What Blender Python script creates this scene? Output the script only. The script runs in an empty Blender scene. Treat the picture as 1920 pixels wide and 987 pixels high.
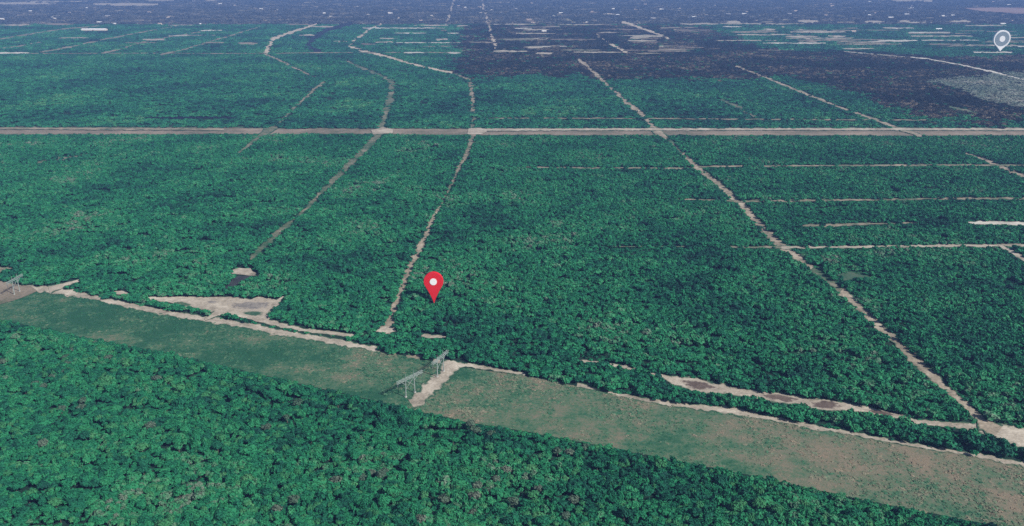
import bpy, bmesh, math, random
import numpy as np
from mathutils import Vector, Matrix

# ------------------------------------------------------------------ camera, sky, sun, exposure
S = bpy.context.scene
COL = S.collection
H = 287.0                      # camera height above the ground, metres
F = 1663.0                     # focal length in pixels of the 1920 px wide photograph
PITCH = math.atan2(557.0, F)   # the horizon lies above the frame
CP, SP = math.cos(PITCH), math.sin(PITCH)

cam_d = bpy.data.cameras.new('camera')
cam_d.sensor_width = 36.0
cam_d.lens = 36.0 * F / 1920.0
cam_d.clip_start = 1.0
cam_d.clip_end = 90000.0
cam = bpy.data.objects.new('camera', cam_d)
COL.objects.link(cam)
cam.location = (0, 0, H)
cam.rotation_euler = (math.pi / 2 - PITCH, 0, 0)
S.camera = cam

SUN_EL = math.radians(38)
SUN_AZ = math.radians(127)     # compass-like: 0 = +Y (away from camera), 90 = +X; the sun stands behind right
sd = Vector((math.sin(SUN_AZ) * math.cos(SUN_EL), math.cos(SUN_AZ) * math.cos(SUN_EL), math.sin(SUN_EL)))
w = bpy.data.worlds.new('World')
S.world = w
w.use_nodes = True
nt = w.node_tree
sky = nt.nodes.new('ShaderNodeTexSky')
sky.sky_type = 'NISHITA'
sky.sun_disc = False
sky.sun_elevation = SUN_EL
sky.sun_rotation = SUN_AZ
nt.links.new(sky.outputs[0], nt.nodes['Background'].inputs[0])
nt.nodes['Background'].inputs[1].default_value = 0.06

sun_d = bpy.data.lights.new('sun', 'SUN')
sun_d.energy = 4.6
sun_d.angle = math.radians(0.5)
sun_d.color = (1.0, 0.95, 0.88)
sun = bpy.data.objects.new('sun', sun_d)
COL.objects.link(sun)
sun.location = (300, -300, 600)
sun.rotation_euler = sd.to_track_quat('Z', 'Y').to_euler()

S.view_settings.view_transform = 'Standard'
S.view_settings.look = 'None'
S.view_settings.exposure = 0.40
S.view_settings.gamma = 1.0
S.view_settings.use_curve_mapping = False
S.cycles.use_denoising = False
S.cycles.max_bounces = 4
S.cycles.diffuse_bounces = 2
S.cycles.volume_bounces = 0
S.cycles.transparent_max_bounces = 8

rng = np.random.default_rng(7)
random.seed(7)

# ------------------------------------------------------------------ helpers
def G(x, y):
    """ground point (metres) seen at a pixel of the photograph"""
    u = (x - 960.0) / F
    v = (y - 493.5) / F
    dy = CP - v * SP
    dz = -SP - v * CP
    t = H / -dz
    return (u * t, dy * t)

def GA(p):
    p = np.asarray(p, float)
    u = (p[:, 0] - 960.0) / F
    v = (p[:, 1] - 493.5) / F
    t = H / (SP + v * CP)
    return np.stack([u * t, (CP - v * SP) * t], 1)

def PIX(X, Y, Z=0.0):
    dz = Z - H
    depth = Y * CP - dz * SP
    up = Y * SP + dz * CP
    return 960.0 + F * X / depth, 493.5 - F * up / depth

def tag(o, label, cat=None, group=None, kind=None):
    o['label'] = label
    if cat: o['category'] = cat
    if group: o['group'] = group
    if kind: o['kind'] = kind
    return o

def mesh_obj(name, verts, faces, mat, parent=None, smooth=False, link=True):
    me = bpy.data.meshes.new(name)
    me.from_pydata([tuple(v) for v in verts], [], faces)
    me.materials.append(mat)
    if smooth:
        me.polygons.foreach_set('use_smooth', [True] * len(me.polygons))
    me.update()
    o = bpy.data.objects.new(name, me)
    if link: COL.objects.link(o)
    if parent: o.parent = parent
    return o

def bm_obj(name, bm, mat, parent=None, link=True):
    me = bpy.data.meshes.new(name)
    bm.to_mesh(me); bm.free()
    me.materials.append(mat)
    o = bpy.data.objects.new(name, me)
    if link: COL.objects.link(o)
    if parent: o.parent = parent
    return o

def empty(name, loc, rz=0.0):
    o = bpy.data.objects.new(name, None)
    o.empty_display_size = 1.0
    COL.objects.link(o)
    o.location = loc
    o.rotation_euler = (0, 0, rz)
    return o

def vnoise(x, y, seed=0):
    """value noise 0..1 for numpy arrays"""
    xi = np.floor(x).astype(np.int64); yi = np.floor(y).astype(np.int64)
    fx = x - xi; fy = y - yi
    fx = fx * fx * (3 - 2 * fx); fy = fy * fy * (3 - 2 * fy)
    def h(a, b):
        n = (a * 374761393 + b * 668265263 + seed * 69069) & 0xffffffff
        n = ((n ^ (n >> 13)) * 1274126177) & 0xffffffff
        return ((n ^ (n >> 16)) & 0xffff) / 65535.0
    return (h(xi, yi) * (1 - fx) + h(xi + 1, yi) * fx) * (1 - fy) + (h(xi, yi + 1) * (1 - fx) + h(xi + 1, yi + 1) * fx) * fy

# ------------------------------------------------------------------ materials
def new_mat(name):
    m = bpy.data.materials.new(name)
    m.use_nodes = True
    n = m.node_tree
    b = n.nodes['Principled BSDF']
    b.inputs['Roughness'].default_value = 0.85
    b.inputs['Specular IOR Level'].default_value = 0.15
    return m, n, b

def N(n, t, **kw):
    o = n.nodes.new(t)
    for k, v in kw.items():
        if k in o.inputs: o.inputs[k].default_value = v
        else: setattr(o, k, v)
    return o

def noise(n, vec, scale, detail=3.0, rough=0.55):
    o = n.nodes.new('ShaderNodeTexNoise')
    o.inputs['Scale'].default_value = scale
    o.inputs['Detail'].default_value = detail
    o.inputs['Roughness'].default_value = rough
    if vec is not None: n.links.new(vec, o.inputs['Vector'])
    return o.outputs['Fac']

def ramp(n, fac, stops, interp='LINEAR'):
    o = n.nodes.new('ShaderNodeValToRGB')
    o.color_ramp.interpolation = interp
    e = o.color_ramp.elements
    while len(e) < len(stops): e.new(0.5)
    for k, (p, c) in enumerate(stops):
        e[k].position = p
        e[k].color = (*c, 1.0) if len(c) == 3 else c
    n.links.new(fac, o.inputs['Fac'])
    return o.outputs['Color']

def math_n(n, op, a, b=None, clamp=False):
    o = n.nodes.new('ShaderNodeMath'); o.operation = op; o.use_clamp = clamp
    for k, v in ((0, a), (1, b)):
        if v is None: continue
        if isinstance(v, (int, float)): o.inputs[k].default_value = v
        else: n.links.new(v, o.inputs[k])
    return o.outputs[0]

def mix(n, fac, a, b):
    o = n.nodes.new('ShaderNodeMix'); o.data_type = 'RGBA'
    for sock, v in ((o.inputs['Factor'], fac), (o.inputs['A'], a), (o.inputs['B'], b)):
        if isinstance(v, (int, float)): sock.default_value = v
        elif isinstance(v, tuple): sock.default_value = (*v, 1.0)
        else: n.links.new(v, sock)
    return o.outputs['Result']

def foliage_mat(name, stops, patch=0.012, leaf=0.28):
    m, n, b = new_mat(name)
    oi = n.nodes.new('ShaderNodeObjectInfo')
    geo = n.nodes.new('ShaderNodeNewGeometry')
    p = math_n(n, 'ADD', math_n(n, 'MULTIPLY', noise(n, oi.outputs['Location'], patch * 0.7, 3.0), 0.9), math_n(n, 'MULTIPLY', noise(n, oi.outputs['Location'], patch * 4, 2.0), 0.4))
    f = math_n(n, 'ADD', math_n(n, 'MULTIPLY', p, 1.75), math_n(n, 'MULTIPLY', oi.outputs['Random'], 0.5))
    f = math_n(n, 'SUBTRACT', f, 0.92)
    l = noise(n, geo.outputs['Position'], leaf, 3.0, 0.65)
    f = math_n(n, 'ADD', f, math_n(n, 'MULTIPLY', math_n(n, 'SUBTRACT', l, 0.5), 0.8), clamp=True)
    n.links.new(ramp(n, f, stops), b.inputs['Base Color'])
    b.inputs['Roughness'].default_value = 0.75
    return m

M = {}
M['leaf'] = foliage_mat('woodland_leaves', [(0.0, (0.005, 0.048, 0.034)), (0.28, (0.009, 0.105, 0.056)), (0.52, (0.014, 0.155, 0.066)),
                        (0.74, (0.028, 0.195, 0.080)), (0.88, (0.070, 0.180, 0.100)), (1.0, (0.125, 0.170, 0.125))])
M['leaf_far'] = foliage_mat('scrub_leaves', [(0.0, (0.004, 0.038, 0.036)), (0.4, (0.010, 0.105, 0.060)),
                        (0.75, (0.022, 0.170, 0.075)), (1.0, (0.070, 0.200, 0.090))], patch=0.006, leaf=0.10)
M['leaf_dark'] = foliage_mat('dark_scrub_leaves', [(0.0, (0.004, 0.010, 0.014)), (0.40, (0.010, 0.018, 0.020)),
                        (0.56, (0.026, 0.030, 0.028)), (0.72, (0.090, 0.074, 0.060)), (1.0, (0.19, 0.165, 0.12))], patch=0.006, leaf=0.08)
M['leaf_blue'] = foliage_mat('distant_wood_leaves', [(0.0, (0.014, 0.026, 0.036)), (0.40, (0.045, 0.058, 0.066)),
                        (0.7, (0.095, 0.100, 0.095)), (1.0, (0.220, 0.195, 0.160))], patch=0.006, leaf=0.03)  # grey-brown foliage, paled in its colour in place of thicker haze
M['leaf_pale'] = foliage_mat('pale_marsh_leaves', [(0.1, (0.095, 0.140, 0.112)), (0.5, (0.165, 0.200, 0.160)),
                        (0.95, (0.280, 0.275, 0.240))], patch=0.012, leaf=0.10)
M['leaf_grey'] = foliage_mat('bare_twigs', [(0.0, (0.035, 0.090, 0.055)), (0.5, (0.075, 0.118, 0.082)), (1.0, (0.125, 0.150, 0.115))], leaf=0.5)
M['leaf_lime'] = foliage_mat('fresh_leaves', [(0.0, (0.022, 0.130, 0.055)), (0.5, (0.036, 0.175, 0.070)), (1.0, (0.065, 0.200, 0.085))])

def bark_mat():
    m, n, b = new_mat('bark')
    g = n.nodes.new('ShaderNodeNewGeometry')
    n.links.new(ramp(n, noise(n, g.outputs['Position'], 3.0), [(0.3, (0.07, 0.055, 0.04)), (0.7, (0.16, 0.135, 0.11))]), b.inputs['Base Color'])
    return m
M['bark'] = bark_mat()

def ground_mat(name, stops, s1, s2, s3, bump=0.0, verge=None):
    """noise-coloured ground; with verge, grass creeps in from the edges and along the middle of a track"""
    m, n, b = new_mat(name)
    g = n.nodes.new('ShaderNodeNewGeometry').outputs['Position']
    a = noise(n, g, s1, 4.0, 0.6); c = noise(n, g, s2, 4.0, 0.6); d = noise(n, g, s3, 3.0, 0.6)
    f = math_n(n, 'ADD', math_n(n, 'MULTIPLY', a, 0.45), math_n(n, 'MULTIPLY', c, 0.3))
    f = math_n(n, 'ADD', f, math_n(n, 'MULTIPLY', d, 0.25))
    col = ramp(n, f, stops)
    if verge:
        at = n.nodes.new('ShaderNodeAttribute'); at.attribute_name = 'across'
        e = math_n(n, 'ABSOLUTE', at.outputs['Fac'])
        q = noise(n, g, s2 * 0.9, 5.0, 0.7)
        k = math_n(n, 'ADD', e, math_n(n, 'MULTIPLY', math_n(n, 'SUBTRACT', q, 0.5), 1.5))
        k = math_n(n, 'MULTIPLY', math_n(n, 'SUBTRACT', k, 0.62), 4.0, clamp=True)
        col = mix(n, k, col, verge)
    n.links.new(col, b.inputs['Base Color'])
    b.inputs['Roughness'].default_value = 0.95
    if bump:
        bn = n.nodes.new('ShaderNodeBump'); bn.inputs['Distance'].default_value = bump
        bn.inputs['Strength'].default_value = 0.6
        n.links.new(d, bn.inputs['Height']); n.links.new(bn.outputs[0], b.inputs['Normal'])
    return m
VERGE = (0.028, 0.082, 0.046)
M['ground'] = ground_mat('forest_floor', [(0.35, (0.006, 0.020, 0.015)), (0.5, (0.010, 0.032, 0.022)), (0.65, (0.022, 0.045, 0.028))], 0.004, 0.05, 0.5)
M['dark_ground'] = ground_mat('charred_floor', [(0.35, (0.014, 0.017, 0.020)), (0.5, (0.035, 0.032, 0.030)), (0.66, (0.110, 0.092, 0.075))], 0.002, 0.012, 0.1)
M['far_ground'] = ground_mat('distant_floor', [(0.36, (0.040, 0.048, 0.055)), (0.52, (0.090, 0.085, 0.080)), (0.66, (0.220, 0.185, 0.150))], 0.0012, 0.008, 0.05)  # far floor lightened too, standing in for denser haze
M['pale_ground'] = ground_mat('pale_marsh_floor', [(0.36, (0.10, 0.13, 0.12)), (0.52, (0.19, 0.20, 0.17)), (0.66, (0.30, 0.28, 0.24))], 0.006, 0.03, 0.2)
M['sand'] = ground_mat('pale_sand', [(0.38, (0.17, 0.155, 0.120)), (0.45, (0.28, 0.245, 0.195)), (0.52, (0.38, 0.335, 0.270)), (0.62, (0.54, 0.485, 0.40))], 0.03, 0.14, 0.6, 0.25, VERGE)
SAND_RIM = (0.36, 0.315, 0.255)
M['sand_green'] = ground_mat('overgrown_sand', [(0.40, (0.050, 0.095, 0.058)), (0.47, (0.16, 0.150, 0.105)), (0.60, (0.36, 0.30, 0.23))], 0.02, 0.10, 0.6, 0.15, VERGE)
M['faint'] = ground_mat('grassed_track', [(0.43, (0.030, 0.090, 0.050)), (0.50, (0.110, 0.130, 0.085)), (0.62, (0.27, 0.235, 0.18))], 0.02, 0.10, 0.6, 0.15, VERGE)
M['verge'] = ground_mat('brown_verge', [(0.38, (0.080, 0.105, 0.065)), (0.47, (0.175, 0.150, 0.115)), (0.62, (0.31, 0.255, 0.20))], 0.008, 0.04, 0.3, 0.1, VERGE)
M['mud'] = ground_mat('wet_mud', [(0.38, (0.085, 0.064, 0.054)), (0.5, (0.115, 0.088, 0.074)), (0.62, (0.16, 0.125, 0.105))], 0.05, 0.2, 0.8, 0, SAND_RIM)
M['far_mud'] = ground_mat('brown_lots', [(0.38, (0.10, 0.080, 0.068)), (0.5, (0.16, 0.125, 0.105)), (0.62, (0.25, 0.20, 0.165))], 0.05, 0.2, 0.8, 0, VERGE)
M['grey_mud'] = ground_mat('grey_spoil', [(0.38, (0.12, 0.115, 0.11)), (0.5, (0.19, 0.175, 0.16)), (0.62, (0.30, 0.275, 0.24))], 0.05, 0.2, 0.8, 0.3, SAND_RIM)
M['bright_sand'] = ground_mat('dry_sand', [(0.38, (0.28, 0.235, 0.175)), (0.46, (0.38, 0.32, 0.245)), (0.60, (0.52, 0.45, 0.36))], 0.01, 0.06, 0.4, 0, VERGE)
M['track_sand'] = ground_mat('brown_sand', [(0.38, (0.090, 0.100, 0.066)), (0.45, (0.21, 0.180, 0.135)), (0.53, (0.32, 0.270, 0.205)), (0.62, (0.46, 0.40, 0.315))], 0.03, 0.14, 0.6, 0.25, VERGE)
M['white_sand'] = ground_mat('white_limestone', [(0.38, (0.28, 0.26, 0.22)), (0.5, (0.50, 0.47, 0.41)), (0.62, (0.66, 0.63, 0.56))], 0.01, 0.06, 0.4, 0, VERGE)
M['field'] = ground_mat('ploughed_field', [(0.36, (0.17, 0.115, 0.11)), (0.5, (0.24, 0.165, 0.15)), (0.64, (0.32, 0.24, 0.20))], 0.001, 0.006, 0.05)
M['meadow'] = ground_mat('rough_meadow', [(0.38, (0.030, 0.085, 0.05)), (0.5, (0.065, 0.115, 0.07)), (0.62, (0.13, 0.14, 0.09))], 0.01, 0.08, 0.6, 0.2)
M['clearing_grass'] = ground_mat('clearing_grass', [(0.38, (0.030, 0.085, 0.05)), (0.5, (0.065, 0.115, 0.07)), (0.62, (0.13, 0.14, 0.09))], 0.02, 0.15, 0.6, 0.2, SAND_RIM)
M['scrub_meadow'] = ground_mat('scrub_meadow', [(0.38, (0.030, 0.085, 0.05)), (0.5, (0.060, 0.110, 0.07)), (0.62, (0.11, 0.13, 0.085))], 0.02, 0.1, 0.6, 0.2, VERGE)

def corridor_mat(name, gain=1.0, bump=True):
    m, n, b = new_mat(name)
    g = n.nodes.new('ShaderNodeNewGeometry').outputs['Position']
    big = noise(n, g, 0.013, 4.0, 0.6)
    midn = noise(n, g, 0.07, 4.0, 0.65)
    fine = noise(n, g, 0.35, 5.0, 0.8)
    # dry brown bracken grows towards the right-hand (nearer) end of the strip
    sep = n.nodes.new('ShaderNodeSeparateXYZ'); n.links.new(g, sep.inputs[0])
    dry = n.nodes.new('ShaderNodeMapRange')
    dry.inputs['From Min'].default_value = -330; dry.inputs['From Max'].default_value = 260
    dry.inputs['To Min'].default_value = -0.085; dry.inputs['To Max'].default_value = 0.04
    n.links.new(sep.outputs['X'], dry.inputs['Value'])
    f = math_n(n, 'ADD', math_n(n, 'MULTIPLY', big, 0.38), math_n(n, 'MULTIPLY', midn, 0.30))
    f = math_n(n, 'ADD', f, math_n(n, 'MULTIPLY', fine, 0.32))
    f = math_n(n, 'ADD', f, dry.outputs[0])
    st = [(0.40, (0.018, 0.086, 0.046)), (0.455, (0.050, 0.126, 0.070)), (0.50, (0.100, 0.146, 0.090)),
          (0.545, (0.146, 0.152, 0.104)), (0.61, (0.210, 0.172, 0.124))]
    if not bump:
        oi = n.nodes.new('ShaderNodeObjectInfo')
        f = math_n(n, 'ADD', f, math_n(n, 'MULTIPLY', math_n(n, 'SUBTRACT', oi.outputs['Random'], 0.58), 0.12))
    c = ramp(n, f, [(p, tuple(v * gain for v in q)) for p, q in st])
    n.links.new(c, b.inputs['Base Color'])
    if bump:
        bn = n.nodes.new('ShaderNodeBump'); bn.inputs['Distance'].default_value = 0.6; bn.inputs['Strength'].default_value = 0.8
        n.links.new(fine, bn.inputs['Height']); n.links.new(bn.outputs[0], b.inputs['Normal'])
    b.inputs['Roughness'].default_value = 0.95
    return m
M['corridor'] = corridor_mat('rough_grass')
M['tuft'] = corridor_mat('grass_tufts', 1.25, False)

def plain(name, c, rough=0.6, metal=0.0, spec=0.3, var=0.15, scale=0.5):
    m, n, b = new_mat(name)
    g = n.nodes.new('ShaderNodeNewGeometry').outputs['Position']
    lo = tuple(v * (1 - var) for v in c); hi = tuple(min(1, v * (1 + var)) for v in c)
    n.links.new(ramp(n, noise(n, g, scale), [(0.3, lo), (0.7, hi)]), b.inputs['Base Color'])
    b.inputs['Roughness'].default_value = rough; b.inputs['Metallic'].default_value = metal
    b.inputs['Specular IOR Level'].default_value = spec
    return m
M['water'] = plain('dark_water', (0.008, 0.012, 0.022), 0.6, 0, 0.1)
M['pond'] = plain('dark_pond_mud', (0.040, 0.044, 0.048), 0.7, 0, 0.1, 0.4, 0.1)  # mottled dark grey, the pond's own colour
M['steel'] = plain('galvanised_steel', (0.24, 0.285, 0.27), 0.55, 0.0, 0.4, 0.12, 0.3)
M['insulator'] = plain('porcelain', (0.16, 0.17, 0.18), 0.35)
M['concrete'] = plain('concrete', (0.42, 0.40, 0.37), 0.9)
M['pin_red'] = plain('red_enamel', (0.66, 0.016, 0.020), 0.6, 0, 0.2, 0.03)
M['pin_white'] = plain('white_enamel', (0.82, 0.82, 0.82), 0.6, 0, 0.2, 0.02)
M['pin_grey'] = plain('slate_enamel', (0.20, 0.25, 0.27), 0.6, 0, 0.2, 0.04)
M['roof_white'] = plain('white_metal_roof', (0.78, 0.78, 0.76), 0.6)
M['roof_tan'] = plain('tan_shingles', (0.46, 0.36, 0.30), 0.85)
M['roof_grey'] = plain('grey_shingles', (0.30, 0.30, 0.31), 0.85)
M['stucco'] = plain('cream_stucco', (0.62, 0.56, 0.47), 0.85)
M['glass'] = plain('window_glass', (0.03, 0.04, 0.05), 0.2)
M['door'] = plain('door_paint', (0.20, 0.12, 0.08), 0.6)

# ------------------------------------------------------------------ setting: sheets, tracks, clearings
CLEAR = []          # (ground quad or polygon, keep probability) where no tree stands
_level = [0.10]
def next_level():
    _level[0] += 0.012
    return _level[0]

def poly_sheet(name, px, mat, label, cat, z=None, clear=1.0, kind='structure', rag=2.0, jit=0.0, soft=False):
    """a flat patch of ground; outline points with an uneven edge"""
    pts = []
    k = len(px)
    for i in range(k):
        a = np.array(px[i], float); b = np.array(px[(i + 1) % k], float)
        n = max(1, int(np.hypot(*(b - a)) / 9))
        for q in range(n):
            p = a + (b - a) * q / n
            if rag: p = p + rng.normal(0, 1, 2) * np.array([rag, rag * 0.45])
            pts.append(p)
    g = GA(pts)
    z = next_level() if z is None else z
    if soft:                       # rings round the middle, so that the material can fade into its surroundings
        c = g.mean(0); k = len(g)
        vs = [(c[0], c[1], z)]; ac = [0.0]
        for fr in (0.45, 0.8, 1.12):
            vs += [(*(c + (q - c) * fr), z) for q in g]; ac += [fr / 1.12] * k
        fs = [(0, 1 + i, 1 + (i + 1) % k) for i in range(k)]
        for r_ in range(2):
            o1 = 1 + r_ * k; o2 = o1 + k
            fs += [(o1 + i, o2 + i, o2 + (i + 1) % k, o1 + (i + 1) % k) for i in range(k)]
        o = mesh_obj(name, vs, fs, mat)
        if o.data.polygons[0].normal.z < 0: o.data.flip_normals()
        at = o.data.attributes.new('across', 'FLOAT', 'POINT'); at.data.foreach_set('value', ac)
        tag(o, label, cat, None, kind)
        if clear: CLEAR.append((GA(px), clear, jit))
        return o
    bm = bmesh.new()
    vs = [bm.verts.new((x, y, z)) for x, y in g]
    f = bm.faces.new(vs)
    bm.normal_update()
    if f.normal.z < 0: f.normal_flip()
    bmesh.ops.triangulate(bm, faces=[f])
    o = bm_obj(name, bm, mat)
    tag(o, label, cat, None, kind)
    if clear: CLEAR.append((GA(px), clear, jit))
    return o

def strip(name, pts, mat, label, cat, clear=0.90, rag=0.30, z=None, widen=0.80, step=7.0):
    """a track along image points (x, y, width in px), laid on the ground"""
    P = np.array(pts, float)
    d = np.diff(P[:, :2], axis=0)
    if abs(P[-1, 0] - P[0, 0]) > 0 and np.all(np.abs(d[:, 1]) < 1e-6): pass
    L = []; R = []; LC = []; RC = []
    def normal(v):
        l = np.hypot(*v); return np.array([-v[1], v[0]]) / max(l, 1e-6)
    nrm = [normal(v) for v in d]
    vn = []
    for i in range(len(P)):
        a = nrm[max(0, i - 1)]; b = nrm[min(len(nrm) - 1, i)]
        s = a + b; vn.append(s / max(np.hypot(*s), 1e-6))
    for i in range(len(P) - 1):
        n = max(1, int(np.hypot(*d[i]) / step))
        for q in range(n + (1 if i == len(P) - 2 else 0)):
            t = q / n
            p = P[i] + (P[i + 1] - P[i]) * t
            nn = vn[i] * (1 - t) + vn[i + 1] * t
            w1 = p[2] * 0.5 * (1 + rng.normal(0, rag)); w2 = p[2] * 0.5 * (1 + rng.normal(0, rag))
            w1 = max(w1, p[2] * 0.12); w2 = max(w2, p[2] * 0.12)
            L.append(p[:2] + nn * w1); R.append(p[:2] - nn * w2)
    z = next_level() if z is None else z
    L = np.array(L); R = np.array(R); mid = (L + R) / 2
    FR = (-1.35, -0.8, 0.0, 0.8, 1.35)
    verts = []; across = []
    k = len(L)
    for fr in FR:
        g = GA(mid + (L - mid) * fr)
        verts += [(x, y, z) for x, y in g]; across += [fr / 1.35] * k
    faces = []
    for c in range(4):
        for i in range(k - 1):
            q = (c * k + i, c * k + i + 1, (c + 1) * k + i + 1, (c + 1) * k + i)
            a, b, d3 = (np.array(verts[m][:2]) for m in (q[0], q[1], q[2]))
            cr = (b - a)[0] * (d3 - a)[1] - (b - a)[1] * (d3 - a)[0]
            faces.append(q if cr > 0 else q[::-1])
    o = mesh_obj(name, verts, faces, mat)
    at = o.data.attributes.new('across', 'FLOAT', 'POINT'); at.data.foreach_set('value', across)
    tag(o, label, cat, None, 'structure')
    if clear:
        for i in range(len(P) - 1):
            a = P[i]; b = P[i + 1]
            wa = a[2] * 0.5 * widen; wb = b[2] * 0.5 * widen
            quad = [a[:2] + vn[i] * wa, b[:2] + vn[i + 1] * wb, b[:2] - vn[i + 1] * wb, a[:2] - vn[i] * wa]
            CLEAR.append((GA(quad), clear, 0.0))
    return o

# ground sheet to the horizon
E = 42000.0
gv = []; gf = []
gn = 12
for j in range(gn + 1):
    for i in range(gn + 1):
        gv.append((-E + 2 * E * i / gn, -E + 2 * E * j / gn, 0.0))
for j in range(gn):
    for i in range(gn):
        a = j * (gn + 1) + i
        gf.append((a, a + 1, a + gn + 2, a + gn + 1))
tag(mesh_obj('ground', gv, gf, M['ground']), 'flat dark green woodland floor reaching to the horizon', 'ground', None, 'structure')

DARK = [(866, 47.5), (862, 100), (840, 128), (872, 148), (1000, 142), (1120, 147), (1280, 148), (1460, 148), (1545, 155), (1605, 176),
        (1655, 197), (1715, 219), (1760, 229), (2200, 231), (2200, 108), (1920, 104), (1780, 108), (1700, 104), (1540, 99), (1440, 95), (1385, 76), (1335, 56), (1290, 47.5)]
FAR = [(-900, 47), (-900, -22), (2900, -22), (2900, 47)]
PALE = [(1728, 153), (1765, 149), (1800, 146), (1835, 147), (1862, 139), (1900, 137), (1990, 143), (1990, 208), (1920, 203), (1885, 196), (1842, 188), (1800, 168), (1765, 160)]
poly_sheet('dark_scrubland', DARK, M['dark_ground'], 'dark brownish purple scrubland floor in the distance', 'land', z=0.04, clear=0, rag=3.0)
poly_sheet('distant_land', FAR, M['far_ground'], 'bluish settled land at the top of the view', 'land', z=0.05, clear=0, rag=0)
poly_sheet('pale_marsh', PALE, M['pale_ground'], 'pale grey green marsh beside the dark scrub at right', 'marsh', z=0.07, clear=0, rag=1.5)

# the power line corridor
NORTH = [(-60, 524), (60, 541), (105, 546), (150, 554), (250, 575), (330, 591), (430, 606), (520, 623), (620, 641), (712, 658), (800, 676), (870, 690),
         (985, 705), (1100, 729), (1150, 740), (1300, 767), (1400, 780), (1500, 799), (1600, 817), (1720, 840), (1800, 852), (1920, 874), (2150, 918)]
SOUTH = [(2150, 1045), (1860, 985), (1600, 934), (1400, 890), (1180, 847), (1000, 812), (860, 789), (700, 751), (560, 719), (340, 669), (130, 627), (0, 600), (-150, 568)]
poly_sheet('power_line_corridor', NORTH + SOUTH, M['corridor'], 'broad strip of rough grass kept open for the power line', 'corridor', z=0.06, rag=1.0, jit=1.5)

SANDY = 'sand'
strip('corridor_track', [(40, 540, 12), (105, 546, 11), (150, 553, 9), (200, 564, 9), (250, 575, 8), (330, 590, 9), (430, 605, 9), (520, 622, 9), (620, 640, 10), (714, 656, 9)],
      M[SANDY], 'pale sandy track along the grassy corridor at left', 'track', clear=1.0, widen=1.0)
strip('corridor_track', [(762, 669, 4), (790, 670, 5)], M['sand_green'], 'short pale grassy scrap of track behind the pylon', 'track', widen=1.6)
strip('corridor_track', [(812, 677, 5), (850, 682, 9), (920, 691, 5), (985, 703, 5)], M[SANDY], 'sandy track leading right from the pylon patch', 'track', widen=1.5)
strip('corridor_track', [(1082, 722, 6), (1100, 726, 8), (1118, 730, 3)], M[SANDY], 'short bare patch of track below the tree strip', 'track', widen=1.3)
strip('corridor_track', [(1140, 736, 4), (1195, 747, 7), (1250, 757, 8), (1300, 763, 7), (1350, 767, 10), (1390, 773, 13), (1430, 782, 7), (1500, 796, 8), (1600, 814, 6), (1720, 837, 6), (1800, 849, 5), (1860, 860, 6), (1920, 871, 8), (2000, 886, 8)],
      M[SANDY], 'long thin sandy track under the tree strip at right', 'track', rag=0.35)
strip('north_road', [(490, 602, 8), (560, 617, 7), (600, 623, 6), (665, 630, 5)], M[SANDY], 'narrow sand road right of the triangular clearing', 'road', widen=1.2)
strip('north_road', [(788, 630, 2), (802, 631, 6), (820, 632, 6), (838, 632, 2)], M['sand'], 'small pale sand patch right of the track end', 'road', widen=1.4)
strip('north_road', [(1086, 677, 3), (1122, 680, 4)], M[SANDY], 'tiny bright scrap of road above the tree strip', 'road', widen=1.4)
strip('north_road', [(1142, 684, 3), (1165, 687, 6), (1197, 694, 4)], M[SANDY], 'short bright piece of road above the tree strip', 'road', widen=1.4)
strip('north_road', [(1220, 699, 4), (1255, 711, 10), (1285, 719, 22), (1310, 723, 26), (1345, 729, 16), (1390, 736, 14), (1430, 743, 12), (1470, 747, 20), (1510, 755, 14), (1548, 760, 20), (1590, 764, 14), (1640, 772, 9), (1690, 783, 8),
                     (1720, 792, 7), (1780, 797, 9), (1830, 802, 14), (1870, 809, 26), (1920, 822, 34), (2020, 846, 38)],
      M[SANDY], 'broad pale sand road with wet brown stretches at right', 'road', rag=0.12, clear=1.0, widen=1.0)
for pts, lab in (([(1278, 714), (1312, 714), (1345, 727), (1322, 733), (1300, 733), (1284, 722)], 'brown wet patch on the sand road, leftmost of three'),
                 ([(1415, 739), (1465, 740), (1500, 750), (1478, 756), (1440, 748)], 'brown wet patch on the sand road, middle of three'),
                 ([(1520, 755), (1545, 751), (1575, 756), (1580, 764), (1548, 769), (1525, 765)], 'brown wet patch on the sand road, rightmost of three'),
                 ([(1620, 768), (1660, 772), (1692, 781), (1660, 780), (1630, 774)], 'thin brown rut on the sand road near the junction')):
    poly_sheet('wet_patch', pts, M['mud'], lab, 'mud', rag=1.0, soft=True)
strip('pylon_pad', [(852, 683, 24), (842, 696, 26), (826, 712, 22), (804, 732, 22), (782, 753, 24), (772, 760, 16)], M['sand'], 'bare sandy strip trampled beside the pylons', 'bare ground', rag=0.2, clear=1.0, widen=1.0)

# triangular clearing at left with its bits
TRI = [(261, 561), (284, 558), (310, 557), (397, 558), (420, 557), (450, 559), (470, 562), (486, 557), (517, 563), (537, 552), (530, 562), (514, 582), (503, 603), (491, 606), (460, 598), (432, 590), (405, 592), (397, 586), (370, 579), (326, 570)]
poly_sheet('sand_clearing', TRI, M[SANDY], 'triangular bare sand clearing beside the corridor track', 'clearing', rag=1.3)
poly_sheet('spoil_patch', [(430, 570), (470, 565), (510, 567), (505, 578), (470, 581), (440, 580)], M['grey_mud'], 'grey spoil patch inside the triangular clearing', 'spoil', rag=2.0, soft=True)
poly_sheet('spoil_patch', [(388, 566), (398, 564), (408, 566), (404, 570), (392, 570)], M['grey_mud'], 'small grey spoil spot left in the triangular clearing', 'spoil', rag=0.5, soft=True)
poly_sheet('grass_patch', [(452, 588), (475, 583), (497, 586), (490, 594), (468, 594)], M['clearing_grass'], 'small green grass patch in the triangular clearing', 'grass', rag=1.2, soft=True)
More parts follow.
